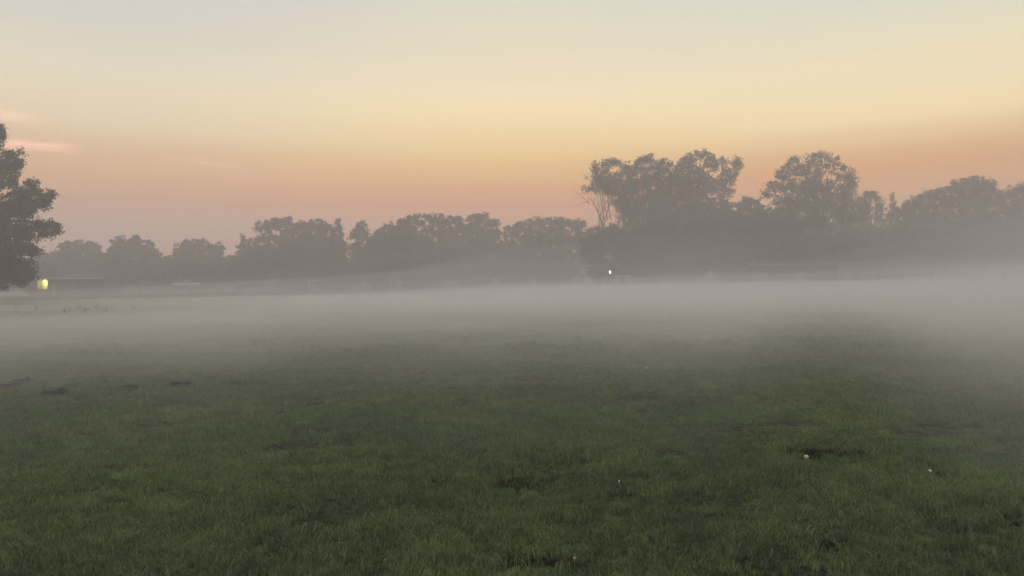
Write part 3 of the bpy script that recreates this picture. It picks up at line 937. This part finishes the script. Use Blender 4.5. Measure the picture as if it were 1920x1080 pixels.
def build_small():
    # molehills
    rng = np.random.default_rng(31)
    words = ['dark molehill second from the left edge, upper of the pair', 'dark molehill cut by the left edge of the photo', 'largest dark molehill, nearest to the camera',
             'small faint molehill highest in the row', 'long low molehill in the middle of the row', 'dark molehill at the right end of the row', 'tiny low molehill between the two right hand ones']
    for (c, r, h), lab in zip(MOLEHILLS, words):
        n = 48; v = []; f = []
        rings = 20
        for i in range(rings + 1):
            rr = r * 1.25 * i / rings
            for k in range(n):
                a = 2 * math.pi * k / n
                x, y = rr * math.cos(a) * 1.25, rr * math.sin(a) * .95
                q = 1 - sstep(.05, 1.0, rr / (r * 1.2))
                bumps = (fbm((c.x + x) * 9, (c.y + y) * 9, 51, 4) - .5) * 1.5 + (vnoise((c.x + x) * 26, (c.y + y) * 26, 52) - .5) * .9
                z = h * .78 * q * (1 + bumps) - .02 + gz(c.x + x, c.y + y) - c.z
                v.append((x, y, float(z)))
        for i in range(rings):
            for k in range(n):
                A = i * n + k; B = i * n + (k + 1) % n
                f.append((A, A + n, B + n, B))
        me = mesh_np('molehill', np.array(v), np.array(f), M['soil'])
        o = bpy.data.objects.new('molehill', me); o.location = c; COL.objects.link(o)
        tag(o, lab, 'molehill', 'molehills on the left of the meadow')
    # white mushrooms
    sp = [(1512, 851, .020, 'white mushroom at the edge of a bare hollow, brightest of all'), (1744, 883, .014, 'white mushroom in the grass right of the brightest one'),
          (1212, 689, .026, 'farthest white mushroom, at the lower edge of the mist'), (1161, 902, .008, 'small white mushroom in the middle of the meadow'),
          (1077, 1050, .006, 'tiny white mushroom beside the bare hollow at the bottom'), (1712, 957, .008, 'small pale mushroom in the lower right meadow'),
          (720, 1051, .007, 'tiny pale mushroom alone in the lower left meadow')]
    capm = stm = None
    for px, py, r, lab in sp:
        g = ground_at(px, py + 4)
        t = thing('mushroom', g, lab, 'mushroom', 'white mushrooms dotted over the meadow')
        z = .082 if lab.endswith('brightest of all') else r * .25 + .012
        m = MB(); m.lathe([(r * .28, -.02), (r * .24, z * .6), (r * .26, z)], 10); m.build('stem', M['gill'], t, True)
        m = MB(); m.lathe([(r * .3, z - r * .05), (r * .95, z - r * .05), (r * 1.0, z + r * .12), (r * .85, z + r * .5), (r * .5, z + r * .8), (.001, z + r * .9)], 14); m.build('cap', M['cap'], t, True)
    # weeds in the mist on the left
    rng = np.random.default_rng(61)
    mb = MB()
    for k in range(11):
        a = rng.uniform(0, 6.28); r0 = rng.uniform(0, .55); h = rng.uniform(.45, 1.0)
        x, y = r0 * math.cos(a), r0 * math.sin(a); dx, dy = rng.normal(0, .12, 2)
        mb.tube([(x, y, -.05), (x + dx * .4, y + dy * .4, h * .55), (x + dx, y + dy, h)], [.007, .005, .003], 4)
        for s in range(2):
            zz = h * (.35 + .2 * s); ang = rng.uniform(0, 6.28)
            mb.tube([(x + dx * .5, y + dy * .5, zz), (x + dx * .5 + .12 * math.cos(ang), y + dy * .5 + .12 * math.sin(ang), zz + .10)], [.006, .003], 4)
    me = mb.mesh('weed_clump', M['weed'])
    for i, px in enumerate((28, 68, 122, 131, 148, 157, 166, 182, 197, 248)):
        D = 40 + 3 * math.sin(i * 2.1) + (px / 60)
        p = frame_of(px, D)
        o = bpy.data.objects.new('weed_clump', me); o.location = p; o.rotation_euler = (0, 0, i * 1.3); s = .5 + .25 * ((i * 37) % 10) / 10; o.scale = (s, s, s)
        COL.objects.link(o)
        tag(o, 'clump of tall thin weeds half lost in the mist on the far left', 'weeds', 'weed clumps in the mist on the left')


build_small()


# ------------------------------------------------------------------ AIR
#@AIR
AIR_COL = (.96, .932, .935)
HAZE = 0.0049
G = 0.40
#          top height, density, near edge (where it starts), full at, far fade, noise size
LAYERS = [(0.55, .112, 3, 23, (62, 108), 17), (0.85, .050, 8, 34, (62, 112), 24), (1.15, .025, 12, 45, (70, 118), 36),
          (1.60, .010, 20, 55, (85, 135), 50), (3.0, .0040, 40, 105, (200, 235), 34), (5.0, .0034, 45, 110, (200, 235), 46),
          (8.0, .0026, 50, 120, (200, 235), 60), (12.0, .0018, 55, 125, (200, 235), 80)]
#@END
hz = MB(); hz.box(-330, 330, -60, 320, -2.2, 27.0)
h = hz.build('haze', volume_mat('thin_haze', AIR_COL, HAZE, G))
tag(h, 'thin pale evening haze filling the air over the field', 'haze', kind='stuff')


def mist_layer(k, H, dens, d0, d1, far, ns):
    x = np.concatenate([np.linspace(-240, -62, 40), np.linspace(-60, 60, 120), np.linspace(62, 240, 40)])
    y = np.concatenate([np.linspace(5, 60, 90), np.linspace(62, 240, 70)])
    Xg, Yg = np.meshgrid(x, y)
    az = np.degrees(np.arctan2(Xg, Yg)); D = np.hypot(Xg, Yg)
    # the bank reaches nearer on the far right, holds back round a green rise right of centre
    pull = 1 - .27 * sstep(22, 38, az) + .34 * np.exp(-((az - 24) / 5.0) ** 2) * (1 - sstep(45, 80, D)) + .05 * np.sin(az * .35)
    wob = .35 * (fbm(Xg / 9, Yg / 9, 60 + k, 3) - .5)
    rise = sstep(d0, d1, D / (pull + wob))
    n = fbm(Xg / ns, Yg / ns, 80 + k, 3)
    slope = np.exp(((.013 if H < 2 else .006) * np.clip(az, 0, 36) + (.058 if H > 2 else .052 if H > 1 else .034) * np.clip(az, -36, 0)) * sstep(12, 50, D))
    lf = np.clip(-az, 0, 34) / 34 * (H < 2)
    thin = 1 - .22 * lf * sstep(38, 75, D + 24 * (fbm(Xg / 16, Yg / 10, 150 + k, 3) - .5))
    top = H * rise * thin * (.45 + 1.1 * (n + (.5 - n) * .6 * lf)) * slope * (1 - sstep(far[0], far[1], D + 40 * (fbm(Xg / 22, Yg / 14, 130 + k, 3) - .5) * (H < 2)))
    edge = sstep(0, 12, 240 - np.abs(Xg)) * sstep(0, 15, 240 - Yg)
    top = -.25 + (top + .25) * edge * sstep(0, .1, rise) * (1 - sstep(far[1] - 2, far[1] + 16, D))
    n_, m_ = Xg.shape; cnt = n_ * m_
    v = np.concatenate([np.stack([Xg, Yg, top], -1).reshape(-1, 3), np.stack([Xg, Yg, np.full_like(Xg, -1.0 - .05 * k)], -1).reshape(-1, 3)])
    i, j = np.meshgrid(np.arange(n_ - 1), np.arange(m_ - 1), indexing='ij')
    q = np.stack([i * m_ + j, i * m_ + j + 1, (i + 1) * m_ + j + 1, (i + 1) * m_ + j], -1).reshape(-1, 4)
    f = [q, (q + cnt)[:, ::-1]]
    ring = [(0, jj) for jj in range(m_)] + [(ii, m_ - 1) for ii in range(1, n_)] + [(n_ - 1, jj) for jj in range(m_ - 2, -1, -1)] + [(ii, 0) for ii in range(n_ - 2, 0, -1)]
    r = np.array([a * m_ + b for a, b in ring]); r2 = np.roll(r, -1)
    f.append(np.stack([r2, r, r + cnt, r2 + cnt], -1))
    o = bpy.data.objects.new('ground_mist', mesh_np('ground_mist', v, np.concatenate(f), volume_mat('ground_mist_%d' % k, AIR_COL, dens, G)))
    COL.objects.link(o)
    tag(o, 'low bank of pale mist lying over the far half of the meadow', 'mist', 'layers of the low mist bank', 'stuff')


for k, l in enumerate(LAYERS):
    mist_layer(k, *l)

# ------------------------------------------------------------------ CAMERA AND RENDER
cd = bpy.data.cameras.new('camera'); cd.sensor_width = 36; cd.lens = 36 * F / 1920; cd.clip_start = .05; cd.clip_end = 8000
co = bpy.data.objects.new('camera', cd); COL.objects.link(co)
co.matrix_world = Matrix(((RT.x, UP.x, -fwd.x, EYE.x), (RT.y, UP.y, -fwd.y, EYE.y), (RT.z, UP.z, -fwd.z, EYE.z), (0, 0, 0, 1)))
S.camera = co
S.view_settings.view_transform = 'Standard'; S.view_settings.look = 'None'
S.view_settings.exposure = 0; S.view_settings.gamma = 1
c = S.cycles
c.use_denoising = True
c.max_bounces = 4; c.diffuse_bounces = 2; c.glossy_bounces = 1; c.transmission_bounces = 2; c.volume_bounces = 1; c.transparent_max_bounces = 8
c.filter_width = 1.5
c.sample_clamp_indirect = 4
